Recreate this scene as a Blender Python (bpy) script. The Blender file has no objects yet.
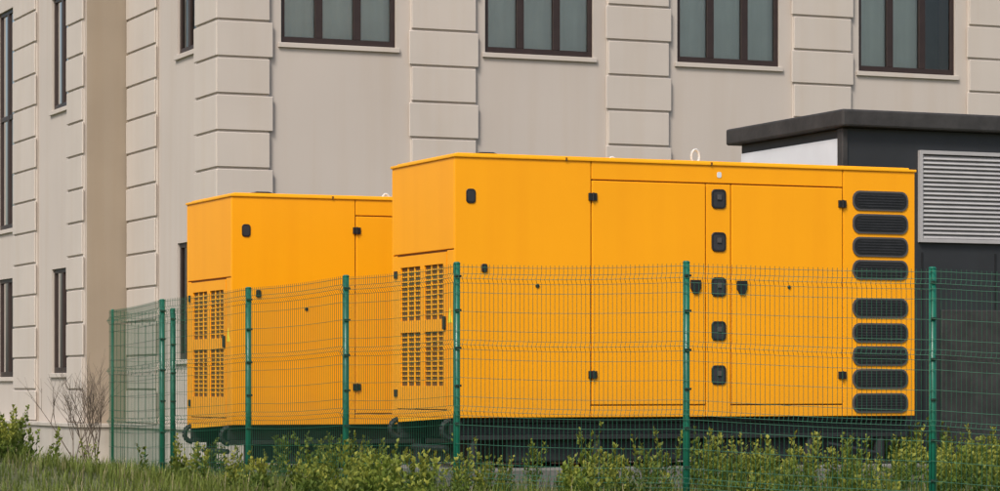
import bpy, math, random
from mathutils import Vector
random.seed(7)
S=bpy.context.scene
def link(o): S.collection.objects.link(o); return o

# ------------------------------------------------------------ materials
def nodes(name):
    m=bpy.data.materials.new(name); m.use_nodes=True
    nt=m.node_tree; return m,nt,nt.nodes['Principled BSDF']
def mat(name,col,rough=.6,var=.12,scale=3.0,bump=0.0,bscale=40.,metal=0.,coat=0.,streak=0.,spec=.5,detail=4,dirt=None):
    m,nt,b=nodes(name)
    N=nt.nodes; L=nt.links
    b.inputs['Roughness'].default_value=rough; b.inputs['Metallic'].default_value=metal
    b.inputs['Coat Weight'].default_value=coat; b.inputs['Coat Roughness'].default_value=.15
    b.inputs['Specular IOR Level'].default_value=spec
    tc=N.new('ShaderNodeTexCoord')
    no=N.new('ShaderNodeTexNoise'); no.inputs['Scale'].default_value=scale; no.inputs['Detail'].default_value=detail
    L.new(tc.outputs['Object'],no.inputs['Vector'])
    r=N.new('ShaderNodeValToRGB')
    r.color_ramp.elements[0].position=.3; r.color_ramp.elements[1].position=.7
    r.color_ramp.elements[0].color=tuple(c*(1-var) for c in col)+(1,)
    r.color_ramp.elements[1].color=tuple(min(1,c*(1+var)) for c in col)+(1,)
    L.new(no.outputs['Fac'],r.inputs['Fac'])
    out=r.outputs['Color']
    if streak>0:
        mp=N.new('ShaderNodeMapping'); mp.inputs['Scale'].default_value=(3.2,3.2,.16)
        L.new(tc.outputs['Object'],mp.inputs['Vector'])
        n2=N.new('ShaderNodeTexNoise'); n2.inputs['Scale'].default_value=1.2; n2.inputs['Detail'].default_value=5
        L.new(mp.outputs['Vector'],n2.inputs['Vector'])
        r2=N.new('ShaderNodeValToRGB'); r2.color_ramp.elements[0].position=.45; r2.color_ramp.elements[1].position=.8
        r2.color_ramp.elements[0].color=(1,1,1,1); v=1-streak; r2.color_ramp.elements[1].color=(v,v*.97,v*.93,1)
        L.new(n2.outputs['Fac'],r2.inputs['Fac'])
        mx=N.new('ShaderNodeMix'); mx.data_type='RGBA'; mx.blend_type='MULTIPLY'; mx.inputs['Factor'].default_value=1
        L.new(out,mx.inputs['A']); L.new(r2.outputs['Color'],mx.inputs['B']); out=mx.outputs['Result']
    if dirt:   # splash dirt rising from the lower edge (object z), broken by noise
        sx=N.new('ShaderNodeSeparateXYZ'); L.new(tc.outputs['Object'],sx.inputs[0])
        n4=N.new('ShaderNodeTexNoise'); n4.inputs['Scale'].default_value=5; n4.inputs['Detail'].default_value=5; L.new(tc.outputs['Object'],n4.inputs['Vector'])
        ma=N.new('ShaderNodeMath'); ma.operation='MULTIPLY_ADD'; L.new(n4.outputs['Fac'],ma.inputs[0]); ma.inputs[1].default_value=-.5; L.new(sx.outputs['Z'],ma.inputs[2])
        mr=N.new('ShaderNodeMapRange'); L.new(ma.outputs[0],mr.inputs['Value'])
        mr.inputs['From Min'].default_value=dirt[0]-.25; mr.inputs['From Max'].default_value=dirt[1]-.25
        mr.inputs['To Min'].default_value=dirt[2]; mr.inputs['To Max'].default_value=0
        mx=N.new('ShaderNodeMix'); mx.data_type='RGBA'; L.new(mr.outputs['Result'],mx.inputs['Factor'])
        L.new(out,mx.inputs['A']); mx.inputs['B'].default_value=(.32,.2,.06,1); out=mx.outputs['Result']
    L.new(out,b.inputs['Base Color'])
    if bump>0:
        n3=N.new('ShaderNodeTexNoise'); n3.inputs['Scale'].default_value=bscale; n3.inputs['Detail'].default_value=2
        L.new(tc.outputs['Object'],n3.inputs['Vector'])
        bp=N.new('ShaderNodeBump'); bp.inputs['Strength'].default_value=bump; bp.inputs['Distance'].default_value=.02
        L.new(n3.outputs['Fac'],bp.inputs['Height']); L.new(bp.outputs['Normal'],b.inputs['Normal'])
    return m
def leafmat(name,trans=.25,rough=.6):
    m,nt,b=nodes(name); N=nt.nodes; L=nt.links
    a=N.new('ShaderNodeAttribute'); a.attribute_name='tint'
    L.new(a.outputs['Color'],b.inputs['Base Color']); b.inputs['Roughness'].default_value=rough
    b.inputs['Specular IOR Level'].default_value=.25
    t=N.new('ShaderNodeBsdfTranslucent'); L.new(a.outputs['Color'],t.inputs['Color'])
    mx=N.new('ShaderNodeMixShader'); mx.inputs[0].default_value=trans
    L.new(b.outputs[0],mx.inputs[1]); L.new(t.outputs[0],mx.inputs[2])
    L.new(mx.outputs[0],N['Material Output'].inputs['Surface']); return m
def glassmat():
    m,nt,b=nodes('window_glass'); N=nt.nodes; L=nt.links
    t=N.new('ShaderNodeBsdfTransparent'); t.inputs['Color'].default_value=(.97,1,.98,1)
    g=N.new('ShaderNodeBsdfGlossy'); g.inputs['Roughness'].default_value=.03
    f=N.new('ShaderNodeFresnel'); f.inputs['IOR'].default_value=1.9
    mx=N.new('ShaderNodeMixShader'); L.new(f.outputs[0],mx.inputs[0]); L.new(t.outputs[0],mx.inputs[1]); L.new(g.outputs[0],mx.inputs[2])
    L.new(mx.outputs[0],N['Material Output'].inputs['Surface']); return m

M_yel=mat('yellow_paint',(.98,.392,.003),.42,.025,.9,.03,6.,coat=.06,streak=.03,spec=.3,dirt=(.85,1.35,.16))
M_trim=mat('yellow_trim_paint',(.98,.43,.005),.42,.03,2.,spec=.35)
M_seam=mat('seam_shade_yellow',(.16,.065,.006),.8,.1)  # body yellow darkened, so the shade in panel gaps is in the colour
M_blk=mat('black_plastic',(.012,.012,.013),.45,.2,8.)
M_blk2=mat('black_grille',(.03,.03,.034),.5,.2,8.)
M_rim=mat('grey_rim',(.075,.07,.068),.5,.1)
M_skid=mat('skid_steel',(.016,.017,.018),.6,.3,4.,.1)
M_conc=mat('concrete',(.17,.165,.15),.9,.2,5.,.3,30.)
M_wall=mat('beige_plaster',(.515,.458,.408),.92,.035,.45,0,60.,streak=.04)
M_quoin=mat('quoin_plaster',(.535,.478,.424),.92,.035,.9,0,60.,streak=.035)
M_tan=mat('tan_plaster',(.33,.27,.205),.92,.05,.8,0,60.,streak=.05)
M_plinth=mat('plinth_stone',(.46,.42,.37),.9,.1,2.,.2,30.,streak=.15)
M_frame=mat('window_frame_brown',(.032,.018,.015),.4,.15,5.)
M_curt=mat('curtain_cloth',(.86,.90,.85),.9,.05,1.2)
M_dark=mat('room_dark',(.05,.06,.06),.9,.2)
M_glass=glassmat()
M_shed=mat('dark_cladding',(.024,.026,.029),.55,.15,1.2,.06,12.,streak=.1)
M_shroof=mat('dark_roof_edge',(.034,.032,.031),.7,.3,4.,.25,14.)
M_lou=mat('louvre_aluminium',(.40,.39,.39),.5,.06,4.)
M_white=mat('white_board',(.66,.69,.73),.5,.05,2.)
M_blue=mat('blue_print',(.03,.15,.42),.5,.05)
M_post=mat('green_post_paint',(.004,.125,.075),.4,.12,4.,coat=.2)
M_wire=mat('green_wire_paint',(.012,.10,.055),.5,.15,5.)
M_clip=mat('dark_clip',(.01,.03,.02),.5,.1)
M_twig=mat('dry_twig',(.13,.10,.075),.9,.2,9.)
M_leaf=leafmat('weed_leaf',.3); M_grass=leafmat('grass_blade',.3)
M_ringw=mat('galvanised_ring',(.62,.62,.60),.45,.1,metal=.0)
M_sticker=mat('yellow_sticker',(.9,.75,.03),.5,.02)

# ------------------------------------------------------------ mesh helpers
def mk(name,V,F,m,parent=None,bevel=0.,seg=1,smooth=False):
    me=bpy.data.meshes.new(name); me.from_pydata(V,[],F); me.update(); me.materials.append(m)
    o=link(bpy.data.objects.new(name,me))
    if parent: o.parent=parent
    if bevel:
        b=o.modifiers.new('bevel','BEVEL'); b.width=bevel; b.segments=seg; b.limit_method='ANGLE'
    if smooth:
        for p in me.polygons: p.use_smooth=True
    return o
BF=[(0,1,3,2),(4,6,7,5),(0,4,5,1),(2,3,7,6),(0,2,6,4),(1,5,7,3)]
class Acc:
    def __init__(s,T=None): s.V=[];s.F=[];s.T=T
    def add(s,V,F):
        n=len(s.V); s.V+= [s.T(*v) if s.T else tuple(v) for v in V]; s.F+=[tuple(i+n for i in f) for f in F]
    def box(s,a0,a1,b0,b1,c0,c1):
        s.add([(x,y,z) for x in (a0,a1) for y in (b0,b1) for z in (c0,c1)],BF)
    def make(s,name,m,parent=None,**k):
        o=mk(name,s.V,s.F,m,parent,**k)
        import bmesh
        bm=bmesh.new(); bm.from_mesh(o.data); bmesh.ops.recalc_face_normals(bm,faces=bm.faces); bm.to_mesh(o.data); bm.free()
        return o
    def plate(s,pts,axis,d0,d1):
        n=len(pts)
        if axis=='x': V=[(u,d0,z) for u,z in pts]+[(u,d1,z) for u,z in pts]
        else: V=[(d0,u,z) for u,z in pts]+[(d1,u,z) for u,z in pts]
        F=[tuple(range(n)),tuple(range(2*n-1,n-1,-1))]+[(i,(i+1)%n,(i+1)%n+n,i+n) for i in range(n)]
        s.add(V,F)
def rrect(cu,cz,w,h,r,n=5):
    P=[]
    for (sx,sz,a0) in ((1,1,0),(-1,1,90),(-1,-1,180),(1,-1,270)):
        for i in range(n+1):
            a=math.radians(a0+90*i/n)
            P.append((cu+sx*(w/2-r)+r*math.cos(a),cz+sz*(h/2-r)+r*math.sin(a)))
    return P
def tube(A,p,q,r,n=6,r2=None):
    p=Vector(p);q=Vector(q);d=(q-p).normalized()
    a=d.orthogonal().normalized(); b=d.cross(a); r2=r if r2 is None else r2
    V=[tuple(p+r*(a*math.cos(2*math.pi*i/n)+b*math.sin(2*math.pi*i/n))) for i in range(n)]
    V+=[tuple(q+r2*(a*math.cos(2*math.pi*i/n)+b*math.sin(2*math.pi*i/n))) for i in range(n)]
    F=[(i,(i+1)%n,(i+1)%n+n,i+n) for i in range(n)]+[tuple(range(n))[::-1],tuple(range(n,2*n))]
    A.add(V,F)
def empty(name,loc=(0,0,0)):
    e=link(bpy.data.objects.new(name,None)); e.location=loc; e.empty_display_size=.3; return e

# ------------------------------------------------------------ terrain
def sm(a,b,x):
    t=max(0,min(1,(x-a)/(b-a))); return t*t*(3-2*t)
def gz(x,y):
    z=-.5*sm(8.5,14,y)
    z+=.42*math.exp(-(((x+5.3)/2.0)**2+((y-3.0)/2.6)**2))
    z-=.10*sm(-2,3,x)*sm(-3,-6,y)
    z+=.025*math.sin(x*1.3+y*.7)+.02*math.sin(x*.6-y*1.9)
    return z
co=[-900,-500,-250,-120,-70,-45]+[-32+i*.5 for i in range(150)]+[50,70,120,250,500,900]
n=len(co)
V=[(x,y,gz(x,y)) for y in co for x in co]
F=[(j*n+i,j*n+i+1,(j+1)*n+i+1,(j+1)*n+i) for j in range(n-1) for i in range(n-1)]
M_ground=mat('soil_and_grass',(.085,.095,.038),.95,.4,1.5,.6,9.)
mk('ground',V,F,M_ground,smooth=True)

# ------------------------------------------------------------ generators
Lg,Wg,ZB,ZT=6.21,2.06,.865,3.955
def generator(loc):
    E=empty('diesel_generator',loc)
    def part(n,A,m,**k): return A.make(n,m,E,**k)
    A=Acc(); A.box(.02,Lg-.02,.02,Wg-.02,ZB+.02,ZT-.05); part('canopy_core',A,M_seam)
    g=.006
    A=Acc(); zt=ZT-.045
    def fp(x0,x1,z0,z1,y0=0): A.box(x0+g,x1-g,y0,y0+.035,z0,z1)
    A.box(0,1.75-g,0,.035,ZB,zt)
    fp(1.75,3.28,ZB,1.0); fp(3.62,5.18,ZB,1.0)
    fp(3.28,3.62,ZB,3.685)
    A.box(1.75+g,5.18-g,0,.035,3.70,zt)
    A.box(5.18+g,Lg,0,.035,ZB,zt)
    for a,b in ((0,1.75),(1.75,3.45),(3.45,5.18),(5.18,Lg)):
        A.box(a+(g if a else 0),b-(g if b<Lg else 0),Wg-.035,Wg,ZB,zt)
    A.box(Lg-.035,Lg,.036,Wg-.036,ZB,zt)
    A.box(0,.035,.036,.25-g,ZB,2.83); A.box(0,.035,1.90+g,Wg-.036,ZB,2.83)
    A.box(0,.035,.036,Wg-.036,2.845,zt); A.box(0,.035,.25+g,1.9-g,ZB,.95)
    part('canopy_panels',A,M_yel,bevel=.006,seg=2)
    A=Acc(); A.add([(.0,.04,ZB-.002),(.0,Wg,ZB-.002),(.0,Wg,ZB-.075),(.04,.04,ZB-.002),(.04,Wg,ZB-.002),(.04,Wg,ZB-.075)],
          [(0,1,2),(3,5,4),(0,3,4,1),(1,4,5,2),(2,5,3,0)]); part('end_skirt',A,M_trim)
    A=Acc()
    for a,b in ((1.75,3.28),(3.62,5.18)): A.box(a+g+.004,b-g-.004,-.006,.034,1.014,3.684)
    part('side_doors',A,M_yel,bevel=.008,seg=2)
    A=Acc(); s0,s1,z0,z1=.25+g,1.9-g,.964,2.816
    us=[s0,.36,.97,1.10,1.76,s1]; zs=[z0,1.24,1.885,2.03,2.68,z1]
    for i in range(5):
        for j in range(5):
            if i in(1,3) and j in (1,3): continue
            A.box(-.004,.03,us[i],us[i+1],zs[j],zs[j+1])
    part('end_door',A,M_yel)
    A=Acc(); B=Acc(); C=Acc()
    for (a,b) in ((.36,.97),(1.10,1.76)):
        for (c,d) in ((1.24,1.885),(2.03,2.68)):
            C.box(.0235,.0245,a+.001,b-.001,c+.001,d-.001)
            k=11; p=(d-c)/k
            for i in range(1,k): A.box(.010,.021,a,b,c+i*p-.0075,c+i*p+.0075)
            for q in (1,2): B.box(.009,.0215,a+(b-a)*q/3-.012,a+(b-a)*q/3+.012,c,d)
    part('door_louvre_slats',A,M_trim); part('door_louvre_bars',B,M_trim); part('door_louvre_backing',C,M_blk)
    A=Acc(); A.box(-.018,Lg+.018,-.018,Wg+.018,ZT-.045,ZT-.012)
    part('roof_lip',A,M_trim,bevel=.008,seg=2)
    A=Acc(); A.box(.05,Lg-.05,.05,Wg-.05,ZT-.012,ZT+.012); part('roof_deck',A,M_trim,bevel=.006)
    A=Acc()
    for x in (1.42,3.35): A.box(x-.012,x+.012,-.021,.01,ZT-.047,ZT-.008)
    part('roof_joints',A,M_seam)
    A=Acc(); A.plate([(.42,ZT+.01),(.72,ZT+.01),(.72,ZT+.03),(.64,ZT+.055),(.46,ZT+.055),(.42,ZT+.03)],'x',.35,.7)
    tube(A,(.57,1.2,ZT),(.57,1.2,ZT+.05),.12,14)
    part('exhaust_flap',A,M_blk,bevel=.005)
    A=Acc()
    for (x,y) in ((3.3,.32),(2.85,1.75)):
        for i in range(14):
            a=2*math.pi*i/14; b=2*math.pi*(i+1)/14
            tube(A,(x+.055*math.cos(a),y,ZT+.085+.085*math.sin(a)),(x+.055*math.cos(b),y,ZT+.085+.085*math.sin(b)),.016,6)
        A.box(x-.06,x+.06,y-.05,y+.05,ZT+.01,ZT+.022)
    part('lifting_eyes',A,M_ringw)
    R=Acc(); D=Acc(); Sl=Acc()
    for z in (3.539,3.253,2.967,2.681,2.208,1.897,1.611,1.325,1.026):
        R.plate(rrect(5.711,z,.79,.245,.1,7),'x',-.014,.01)
        D.plate(rrect(5.711,z,.745,.20,.085,7),'x',-.017,.005)
        for i in (-2,-1,0,1,2):
            w=.33 if abs(i)<2 else .29
            Sl.box(5.711-w,5.711+w,-.024,-.0175,z+i*.034-.005,z+i*.034+.005)
    part('vent_rims',R,M_rim); part('vent_inserts',D,M_blk); part('vent_slats',Sl,M_blk2)
    A=Acc(); B=Acc(); P=Acc()
    for z in (3.508,2.986,2.44,1.906,1.371):
        A.plate(rrect(3.452,z,.195,.235,.05),'x',-.016,.005)
        B.plate(rrect(3.452,z-.005,.145,.18,.03),'x',-.004,-.0165); P.box(3.425,3.48,-.032,-.018,z-.01,z+.05)
    for x in (3.135,3.765):
        A.plate([(x-.07,2.52),(x+.07,2.52),(x+.07,2.42),(x+.03,2.35),(x-.03,2.35),(x-.07,2.42)],'x',-.03,-.003)
    for (x) in (1.765,5.165):
        for z in (3.49,1.372):
            A.box(x-.055,x+.055,-.026,-.001,z-.045,z+.045); tube(A,(x,-.03,z-.05),(x,-.03,z+.05),.014,8)
    A.plate(rrect(.20,3.46,.12,.17,.04),'x',-.012,.002); B.plate(rrect(.20,3.46,.085,.13,.025),'x',-.015,-.01)
    A.plate(rrect(.37,2.62,.07,.10,.02),'x',-.02,.002)
    A.plate(rrect(1.05,2.42,.05,.05,.02),'x',-.012,.002)
    A.plate(rrect(4.42,2.45,.045,.045,.02),'x',-.018,-.004)
    A.plate(rrect(.30,1.98,.06,.16,.02),'y',-.03,-.003)
    for z in (2.6,1.15): A.box(-.02,-.001,1.86,1.95,z-.045,z+.045)
    part('latches_and_hinges',A,M_blk,bevel=.004); part('latch_inserts',B,M_blk2); part('latch_handles',P,M_rim)
    A=Acc(); A.plate(rrect(3.46,3.80,.06,.07,.02),'x',-.004,.002); part('lifting_label',A,M_white)
    A=Acc(); A.plate([(.02+.06,1.98),(.22,1.98),(.15,2.16)],'y',-.003,.002); part('warning_sticker',A,M_sticker)
    A=Acc()
    for y in (.1,Wg-.26):
        A.box(.02,Lg-.05,y,y+.16,.60,.66); A.box(.02,Lg-.05,y,y+.16,.80,.858); A.box(.0,Lg-.05,y+.05,y+.09,.661,.799)
    for x in (.35,1.5,2.7,3.9,5.1,5.8): A.box(x,x+.14,.27,Wg-.27,.62,.85)
    part('skid_rails',A,M_skid,bevel=.006)
    A=Acc(); A.box(.75,5.5,.22,Wg-.30,.33,.615); part('fuel_tank',A,M_skid,bevel=.03,seg=3)
    A=Acc()
    for y in (.18,Wg-.18):
        for i in range(8):
            a=math.pi/2+math.pi*i/8; b=math.pi/2+math.pi*(i+1)/8
            tube(A,(.02+.11*math.cos(a),y,.72+.11*math.sin(a)),(.02+.11*math.cos(b),y,.72+.11*math.sin(b)),.035,8)
        for x in (.3,1.9,3.4,4.8,5.8):
            tube(A,(x,y,.28),(x,y,.605),.07,10); A.box(x-.13,x+.13,y-.09,y+.09,.262,.30)
    tube(A,(.1,.5,.5),(.1,1.6,.5),.035,8); tube(A,(5.0,.06,.52),(5.7,.06,.40),.03,8)
    part('mounts_and_pipes',A,M_skid)
    A=Acc(); A.box(-.15,Lg+.15,-.12,Wg+.12,-.3,.265); part('concrete_plinth',A,M_conc,bevel=.02)
    return E
generator((0,0,0))
generator((-.98,5.48,-.15))

# ------------------------------------------------------------ building
BX,BY=2.57,17.38
Bd=empty('plaster_office_building')
Z0,Z1=-.7,12.2
GL=Acc(); FR=Acc(); CU=Acc(); DK=Acc(); WL=Acc(); QN=Acc(); PL=Acc(); SI=Acc(); TN=Acc()
def facade(T,u0,u1,ops,wall=None,z0=Z0,z1=Z1,panes=3,seed=0):
    rnd=random.Random(seed)
    W=wall or WL
    us=sorted({u0,u1}|{o[0] for o in ops}|{o[1] for o in ops}); zs=sorted({z0,z1}|{o[2] for o in ops}|{o[3] for o in ops})
    for i in range(len(us)-1):
        for j in range(len(zs)-1):
            a,b,c,d=us[i],us[i+1],zs[j],zs[j+1]
            if any(o[0]<=a+1e-4 and o[1]>=b-1e-4 and o[2]<=c+1e-4 and o[3]>=d-1e-4 for o in ops): continue
            W.T=T; W.add([(a,0,c),(b,0,c),(b,0,d),(a,0,d)],[(0,1,2,3)])
    for o in ops:
        a,b,c,d=o[:4]; np_=o[4] if len(o)>4 else panes
        W.T=T; k=-.6
        W.add([(a,0,c),(b,0,c),(b,0,d),(a,0,d),(a,k,c),(b,k,c),(b,k,d),(a,k,d)],[(0,1,5,4),(1,2,6,5),(2,3,7,6),(3,0,4,7)])
        DK.T=T; DK.add([(a,-.59,c),(b,-.59,c),(b,-.59,d),(a,-.59,d)],[(0,1,2,3)])
        GL.T=T; GL.add([(a,-.085,c),(b,-.085,c),(b,-.085,d),(a,-.085,d)],[(0,1,2,3)])
        FR.T=T; f=.085; o0,o1=-.12,-.05
        FR.box(a,b,o0,o1,c,c+f+.03); FR.box(a,b,o0,o1,d-f,d)
        FR.box(a,a+f,o0,o1,c+f+.03,d-f); FR.box(b-f,b,o0,o1,c+f+.03,d-f)
        for q in range(1,np_):
            x=a+(b-a)*q/np_; FR.box(x-.07,x+.07,o0-.005,o1+.005,c+f+.03,d-f)
        if d-c>2.5: FR.box(a+f,b-f,o0+.003,o1-.003,(c+d)/2,(c+d)/2+.1)
        CU.T=T
        segs=o[5] if len(o)>5 else [(a,b)]
        for (p,q) in segs:
            nn=max(8,int((q-p)*28)); V=[]
            for i in range(nn+1):
                u=p+(q-p)*i/nn; w=-.155+.008*math.sin(i*1.15+rnd.random()*.6)+.008*math.sin(i*.37)
                V+=[(u,w,c+.02),(u,w,d-.02)]
            CU.add(V,[(2*i,2*i+2,2*i+3,2*i+1) for i in range(nn)])
        SI.T=T; SI.box(a-.06,b+.06,.001,.05,c-.09,c-.003)
def pilaster(T,u0,u1,z0=.52,z1=Z1-.45,off=0):
    QN.T=T; s=.035
    QN.box(u0+s,u1-s,.0,.05,Z0,z1)
    z=z0; i=off
    while z+.62<z1:
        w=0 if i%2==0 else .05
        QN.box(u0+w,u1-w,.0501,.085,z,z+.615)
        z+=.655; i+=1
Tf=lambda u,o,z:(BX+u,BY-o,z)
Ts=lambda u,o,z:(BX-o,BY+u,z)
ops=[]
b0=3.94
for i in range(8):
    a=1.14+b0*i
    cu=[(a,a+2.19)]
    if i==3: cu=[(a,a+.72),(a+.8,a+1.5)]
    if i==1: cu=[(a,a+1.42),(a+1.48,a+2.19)]
    ops.append((a,a+2.19,7.36,9.5,3,cu)); ops.append((a,a+2.19,1.72,3.87,3,cu))
facade(Tf,0,33.0,ops,seed=3)
def pil_corner():
    QN.T=Tf; zt=Z1-.45
    QN.box(-.05,.90,.0,.05,Z0,zt)
    QN.T=Ts; QN.box(0.0,1.24,.0,.05,Z0,zt)
    z=.52;i=0
    while z+.62<zt:
        w=0 if i%2==0 else .06
        QN.T=Tf; QN.box(-.085,.965-w,.0501,.085,z,z+.615)
        QN.T=Ts; QN.box(-.0499,1.31-w,.0501,.085,z,z+.615)
        z+=.655;i+=1
pil_corner()
for i in range(8):
    a=3.56+b0*i; pilaster(Tf,a,a+1.36,off=i%2)
facade(Ts,0,5.88,[(1.42,2.62,7.35,9.5,2),(1.42,2.62,1.72,3.87,2)],seed=5)
pilaster(Ts,3.8,5.86)
Tw=lambda u,o,z:(BX-.86+u,BY+5.88-o,z)
facade(Tw,0,.86,[],wall=TN)
Tb=lambda u,o,z:(BX-.86-o,BY+5.88+u,z)
facade(Tb,0,20,[(1.42,2.78,6.82,9.1,2),(1.42,2.78,1.49,3.60,2),(6.06,7.6,4.62,9.37,2),(6.06,7.6,1.42,3.55,2),
                (11.2,12.6,6.82,9.1,2),(11.2,12.6,1.49,3.6,2)],seed=6)
pilaster(Tb,.02,1.3); pilaster(Tb,3.87,5.88); pilaster(Tb,8.4,10.4)
WL.T=None
x0,x1,y0,y1=BX-.86,BX+33,BY,BY+25.88
WL.add([(x1,y0,Z0),(x1,y1,Z0),(x1,y1,Z1),(x1,y0,Z1),(x0,y1,Z0),(x0,y1,Z1)],[(0,1,2,3),(1,4,5,2)])
RF=Acc(); RF.box(BX-.45,x1+.45,y0-.45,BY+5.4,Z1,Z1+.3); RF.box(x0-.45,x1+.45,BY+5.401,y1+.45,Z1,Z1+.3)
RF.make('roof_and_cornice',M_quoin,Bd)
PL.T=Tf; PL.box(-.2,33.2,.001,.2,Z0,.42); PL.box(-.24,33.2,.001,.24,.421,.50)
PL.T=Ts; PL.box(.0,5.68,.001,.2,Z0,.42); PL.box(.0,5.64,.001,.24,.421,.50)
PL.T=Tb; PL.box(-.2,20,.001,.2,Z0,.42); PL.box(-.24,20,.001,.24,.421,.50)
PL.T=Tw; PL.box(.0,.66,.001,.2,Z0,.42); PL.box(.0,.62,.001,.24,.421,.50)
for A,nm,m,bv in ((WL,'walls',M_wall,0),(TN,'tan_wall',M_tan,0),(QN,'quoined_pilasters',M_quoin,.01),(PL,'plinth',M_plinth,.01),
               (SI,'window_sills',M_quoin,.006),(FR,'window_frames',M_frame,.004),(CU,'curtains',M_curt,0),(DK,'room_backs',M_dark,0),(GL,'window_panes',M_glass,0)):
    A.T=None; A.make(nm,m,Bd,bevel=bv)

# ------------------------------------------------------------ dark plant kiosk
K=empty('transformer_kiosk',(7.23,3.45,0))
A=Acc(); A.box(0,7,0,3.1,-.3,4.80); A.make('walls',M_shed,K,bevel=.01)
A=Acc(); A.box(-.16,7.16,-.16,3.3,4.80,5.04); A.make('roof_slab',M_shroof,K,bevel=.03,seg=2)
A=Acc(); A.add([(-.12,-.1,5.04),(7.1,-.1,5.04),(7.1,3.2,5.04),(-.12,3.2,5.04),(.5,.9,5.13),(6.6,.9,5.13),(6.6,2.2,5.13),(.5,2.2,5.13)],
   [(0,1,5,4),(1,2,6,5),(2,3,7,6),(3,0,4,7),(4,5,6,7)]); A.make('roof_top',M_shroof,K)
A=Acc(); A.box(-.09,-.001,-.03,.12,-.3,4.79); A.box(-.02,1.0,-.03,-.001,3.12,3.2); A.make('wall_trim',M_shroof,K,bevel=.01)
A=Acc(); A.box(-.05,-.002,.18,3.02,3.45,4.66); A.make('sign_board',M_white,K,bevel=.006)
A=Acc(); A.box(-.054,-.0505,2.45,2.93,4.33,4.46); A.make('sign_blue_mark',M_blue,K)
A=Acc(); x0,x1,z0,z1=1.13,3.2,3.24,4.52
A.box(x0,x0+.05,-.06,-.002,z0,z1); A.box(x1-.05,x1,-.06,-.002,z0,z1); A.box(x0+.05,x1-.05,-.06,-.002,z0,z0+.05); A.box(x0+.05,x1-.05,-.06,-.002,z1-.05,z1)
k=19
for i in range(k):
    z=z0+.06+(z1-z0-.12)*i/k
    A.add([(x0+.05,-.055,z),(x1-.05,-.055,z),(x1-.05,-.008,z+.055),(x0+.05,-.008,z+.055),(x0+.05,-.050,z-.008),(x1-.05,-.050,z-.008),(x1-.05,-.003,z+.047),(x0+.05,-.003,z+.047)],
       [(0,1,2,3),(4,7,6,5),(0,4,5,1)])
A.make('louvre',M_lou,K)
A=Acc()
for i in range(1,6): A.box(i*1.2-.01,i*1.2+.01,-.012,-.001,0,3.1)
A.make('cladding_joints',M_blk,K)
A=Acc(); A.box(1.5,2.6,-.03,-.001,.1,2.3); A.make('service_door',M_shroof,K,bevel=.01)

# ------------------------------------------------------------ fence
Fe=empty('welded_mesh_fence')
posts=[(-1.95,7.90,2.297),(-2.18,4.64,2.344),(-1.82,2.16,2.425),(-1.46,-.31,2.488),(-1.11,-2.79,2.543),(.66,-4.67,2.509),(2.43,-6.54,2.405),(4.2,-8.41,2.33),(5.97,-10.3,2.28)]
back=[(-1.95,7.90,2.297),(-1.08,7.9,2.32),(1.42,7.95,2.3),(3.92,8.0,2.3),(6.42,8.05,2.3),(8.92,8.1,2.3)]
FH=2.45
PO=Acc();WI=Acc();CL=Acc();CP=Acc()
def prof(h):
    for c in (.12,.82,1.52,2.22):
        d=abs(h-c)
        if d<.05: return .035*(1-d/.05)
    return 0.
def wireV(x,y,nx,ny,zt,r=.0027):
    hs=[-.03]
    for c in (.12,.82,1.52,2.22): hs+=[c-.05,c,c+.05]
    hs.append(FH)
    ring=[]
    for h in hs:
        o=prof(h); px,py=x+nx*o,y+ny*o
        ring.append([(px-r,py-r,zt-h),(px+r,py-r,zt-h),(px,py+r,zt-h)])
    V=[v for q in ring for v in q]; F=[]
    for i in range(len(hs)-1):
        for j in range(3): F.append((i*3+j,i*3+(j+1)%3,(i+1)*3+(j+1)%3,(i+1)*3+j))
    WI.add(V,F)
def panel(p,q):
    dx,dy=q[0]-p[0],q[1]-p[1]; L=math.hypot(dx,dy); ux,uy=dx/L,dy/L; nx,ny=uy,-ux
    if nx*(-12.4-p[0])+ny*(-30.6-p[1])<0: nx,ny=-nx,-ny
    ox,oy=nx*.045,ny*.045
    k=int(round(L/.05)); jit=random.uniform(-.012,.012); sg=random.uniform(.01,.04)
    def zt(t): return p[2]+(q[2]-p[2])*t-.03-sg*math.sin(math.pi*t)+jit
    for i in range(k+1):
        t=i/k; wireV(p[0]+dx*t+ox,p[1]+dy*t+oy,nx,ny,zt(t))
    hs=[]
    for c in (.12,.82,1.52,2.22): hs+=[c-.05,c,c+.05]
    hs+=[.0,.27,.47,.67,.97,1.17,1.37,1.67,1.87,2.07,2.4]
    for h in hs:
        o=prof(h)
        for s in range(5):
            a,b=s/5,(s+1)/5
            P_=[(p[0]+dx*t+ox+nx*(o+.005),p[1]+dy*t+oy+ny*(o+.005),zt(t)-h) for t in (a,b)]
            tube(WI,P_[0],P_[1],.003,4)
for L_ in (posts,back):
    for i in range(len(L_)-1): panel(L_[i],L_[i+1])
for i,(x,y,z) in enumerate(posts+back[1:]):
    thin=(i==0)
    r=.036 if not thin else .02
    tube(PO,(x,y,-.6),(x,y,z),r,16); tube(CP,(x,y,z-.005),(x,y,z+.012),r+.005,16,r*.75)
    if not thin:
        for c in (.14,.5,.9,1.3,1.7,2.1):
            CL.box(x-.036,x+.036,y-.05,y-.02,z-c-.012,z-c+.012)
PO.make('posts',M_post,Fe,smooth=False); CP.make('post_caps',M_post,Fe); CL.make('clips',M_clip,Fe,bevel=.004); WI.make('mesh_panels',M_wire,Fe)
for o in Fe.children:
    if o.name.startswith('posts'):
        for p in o.data.polygons: p.use_smooth = len(p.vertices)==4

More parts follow.
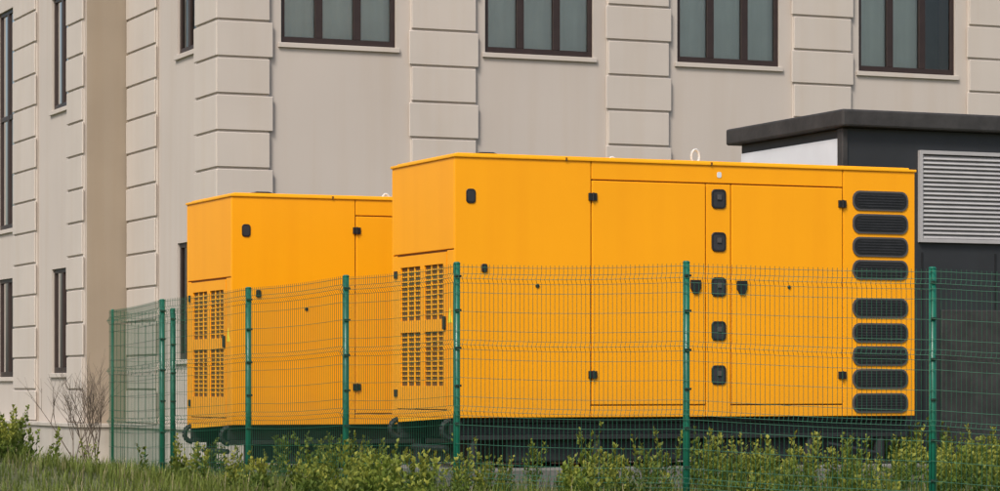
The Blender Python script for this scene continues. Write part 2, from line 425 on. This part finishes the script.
# ------------------------------------------------------------ vegetation
def setcol(o,C):
    a=o.data.attributes.new('tint','FLOAT_COLOR','POINT')
    flat=[c for col in C for c in (*col,1.0)]
    a.data.foreach_set('color',flat)
class Veg:
    def __init__(s): s.V=[];s.F=[];s.C=[]
    def leaf(s,p,d,l,w,col,up=None):
        d=d.normalized(); side=d.cross(Vector((random.uniform(-1,1),random.uniform(-1,1),random.uniform(-.3,1)))).normalized()
        n=len(s.V); m=p+d*l*.45
        s.V+=[tuple(p),tuple(m+side*w),tuple(p+d*l+Vector((0,0,-l*.12))),tuple(m-side*w)]
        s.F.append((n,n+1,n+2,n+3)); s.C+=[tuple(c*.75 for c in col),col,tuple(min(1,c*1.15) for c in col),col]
    def stem(s,p,q,r,col):
        n=len(s.V); a=Vector((r,0,0)); b=Vector((0,r,0))
        s.V+=[tuple(p-a),tuple(p+a),tuple(q+a*.5),tuple(q-a*.5),tuple(p-b),tuple(p+b),tuple(q+b*.5),tuple(q-b*.5)]
        s.F+=[(n,n+1,n+2,n+3),(n+4,n+5,n+6,n+7)]; s.C+=[col]*8
    def make(s,name,m):
        o=mk(name,s.V,s.F,m); setcol(o,s.C); return o
def mixc(a,b,t): return tuple(a[i]*(1-t)+b[i]*t for i in range(3))
G1=(.04,.075,.014); G2=(.14,.205,.028); G3=(.36,.36,.06)
def plant(vg,x,y,h,lush=1.,broad=1.):
    z=gz(x,y)-.02; tone=random.random(); yel=random.uniform(.2,1.9)
    for st in range(random.randint(4,7)):
        ang=random.uniform(0,6.28); lean=random.uniform(.05,.38)
        hh=h*random.uniform(.55,1.05); base=Vector((x+random.uniform(-.08,.08),y+random.uniform(-.08,.08),z))
        tip=base+Vector((math.cos(ang)*lean*hh,math.sin(ang)*lean*hh,hh))
        vg.stem(base,tip,.004,mixc(G1,G2,.4))
        nl=int(30*lush*hh/.6)
        for i in range(nl):
            t=random.uniform(.12,1)**.8; p=base.lerp(tip,t)+Vector((random.uniform(-1,1),random.uniform(-1,1),0))*.06*(1.15-t)
            a=random.uniform(0,6.28); d=Vector((math.cos(a),math.sin(a),random.uniform(.2,1.4)+t*.8))
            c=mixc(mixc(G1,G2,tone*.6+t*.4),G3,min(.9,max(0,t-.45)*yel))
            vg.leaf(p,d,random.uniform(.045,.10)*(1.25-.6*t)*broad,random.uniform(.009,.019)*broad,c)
def blade(vg,x,y,h,c):
    z=gz(x,y)-.01; a=random.uniform(0,6.28); l=random.uniform(.1,.5)*h
    d=Vector((math.cos(a)*l,math.sin(a)*l,0)); w=Vector((-math.sin(a),math.cos(a),0))*random.uniform(.004,.007)
    p=Vector((x,y,z)); m=p+d*.35+Vector((0,0,h*.6)); t=p+d+Vector((0,0,h))
    n=len(vg.V); vg.V+=[tuple(p-w),tuple(p+w),tuple(m+w*.8),tuple(m-w*.8),tuple(t)]
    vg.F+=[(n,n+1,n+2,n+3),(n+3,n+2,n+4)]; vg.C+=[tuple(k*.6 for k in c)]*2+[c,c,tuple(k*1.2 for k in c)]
CX,CY=-12.41,-30.582; dX,dY,rX,rY=.3907,.9205,.9205,-.3907
def LD(l,d): return CX+l*rX+d*dX, CY+l*rY+d*dY
wv=Veg(); cnt=0
def inside(x,y):
    for (ox,oy) in ((0,0),(-.98,5.48)):
        if ox-.2<x<ox+Lg+.2 and oy-.2<y<oy+Wg+.2: return True
    return x>7 and y>3.2
while cnt<400:
    x=random.uniform(-3,13); y=random.uniform(-5.5,5.2)
    if inside(x,y): continue
    if x<.0 and y>0 and random.random()<.35: continue
    cl=.5+.5*math.sin(x*1.9+y*.6+1)*math.sin(x*.83-y*1.1)
    if random.random()>.35+.65*cl: continue
    plant(wv,x,y,random.uniform(.22,.50)+.20*cl,1.0,random.choice((.8,1,1,1.35))); cnt+=1
for i in range(46):
    x=random.uniform(-2,9); y=random.uniform(-4.5,-.4)
    if not inside(x,y): plant(wv,x,y,random.uniform(.62,.82),.9)
for i in range(60):
    x=random.uniform(5.5,11); y=random.uniform(-2.0,2.6)
    if not inside(x,y): plant(wv,x,y,random.uniform(.5,.85),1.1)
wv.make('weeds',M_leaf)
gv=Veg()
for i in range(26000):
    if i%3:
        x=random.uniform(-8,-1.2); y=random.uniform(-7,8)
    else:
        x=random.uniform(-5,7); y=random.uniform(-9,2)
    if inside(x,y): continue
    cl=.5+.5*math.sin(x*1.1+2)*math.sin(y*.9+x*.4)
    c=mixc((.07,.11,.022),(.20,.24,.045),random.random()*.6+cl*.4)
    if random.random()<.12: c=(.30,.26,.14)
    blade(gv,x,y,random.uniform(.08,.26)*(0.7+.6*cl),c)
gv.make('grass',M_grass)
bv=Veg()
for i in range(30):
    x,y=LD(random.uniform(-6.9,-5.6),random.uniform(32.5,35.5)); plant(bv,x,y,random.uniform(.35,.70),1.3)
bv.make('wild_bush',M_leaf)
A=Acc()
def branch(p,d,l,r,depth):
    q=p+d*l; tube(A,p,q,r,5,r*.7)
    if depth==0: return
    for k in range(3 if depth>1 else 2):
        nd=(d+Vector((random.uniform(-.6,.6),random.uniform(-.6,.6),random.uniform(.0,.5)))).normalized()
        branch(p+d*l*random.uniform(.6,1),nd,l*random.uniform(.65,.88),r*.62,depth-1)
bx,by=LD(-6.55,45)
for k in range(4):
    branch(Vector((bx+random.uniform(-.15,.15),by+random.uniform(-.1,.1),gz(bx,by)-.05)),Vector((random.uniform(-.3,.3),random.uniform(-.3,.3),1)).normalized(),.72,.015,4)
A.make('dry_shrub',M_twig)

# ------------------------------------------------------------ light
w=bpy.data.worlds.new("World"); S.world=w; w.use_nodes=True
nt=w.node_tree; bg=nt.nodes['Background']
sky=nt.nodes.new('ShaderNodeTexSky'); sky.sky_type='NISHITA'; sky.sun_disc=False
el=math.radians(48); sd=Vector((-.74,-.68,0)).normalized()
az=math.atan2(sd.x,sd.y)
sky.sun_elevation=el; sky.sun_rotation=az; sky.dust_density=3.5; sky.air_density=1.0; sky.ozone_density=.6
nt.links.new(sky.outputs[0],bg.inputs['Color']); bg.inputs['Strength'].default_value=.15
sun=bpy.data.lights.new('sun','SUN'); sun.energy=2.75; sun.angle=math.radians(16); sun.color=(1,.95,.88)
so=link(bpy.data.objects.new('sun',sun))
dirv=Vector((sd.x*math.cos(el),sd.y*math.cos(el),math.sin(el)))
so.rotation_euler=dirv.to_track_quat('Z','Y').to_euler(); so.location=(-20,-20,30)

# ------------------------------------------------------------ camera
c=bpy.data.cameras.new('camera'); c.sensor_width=36; c.lens=101.9; c.shift_y=.1395; c.clip_end=3000
cam=link(bpy.data.objects.new('camera',c)); cam.location=(CX,CY,1.25); cam.rotation_euler=(math.radians(90),0,math.radians(-23))
S.camera=cam
S.view_settings.view_transform='Standard'; S.view_settings.look='None'; S.view_settings.exposure=0; S.view_settings.gamma=1
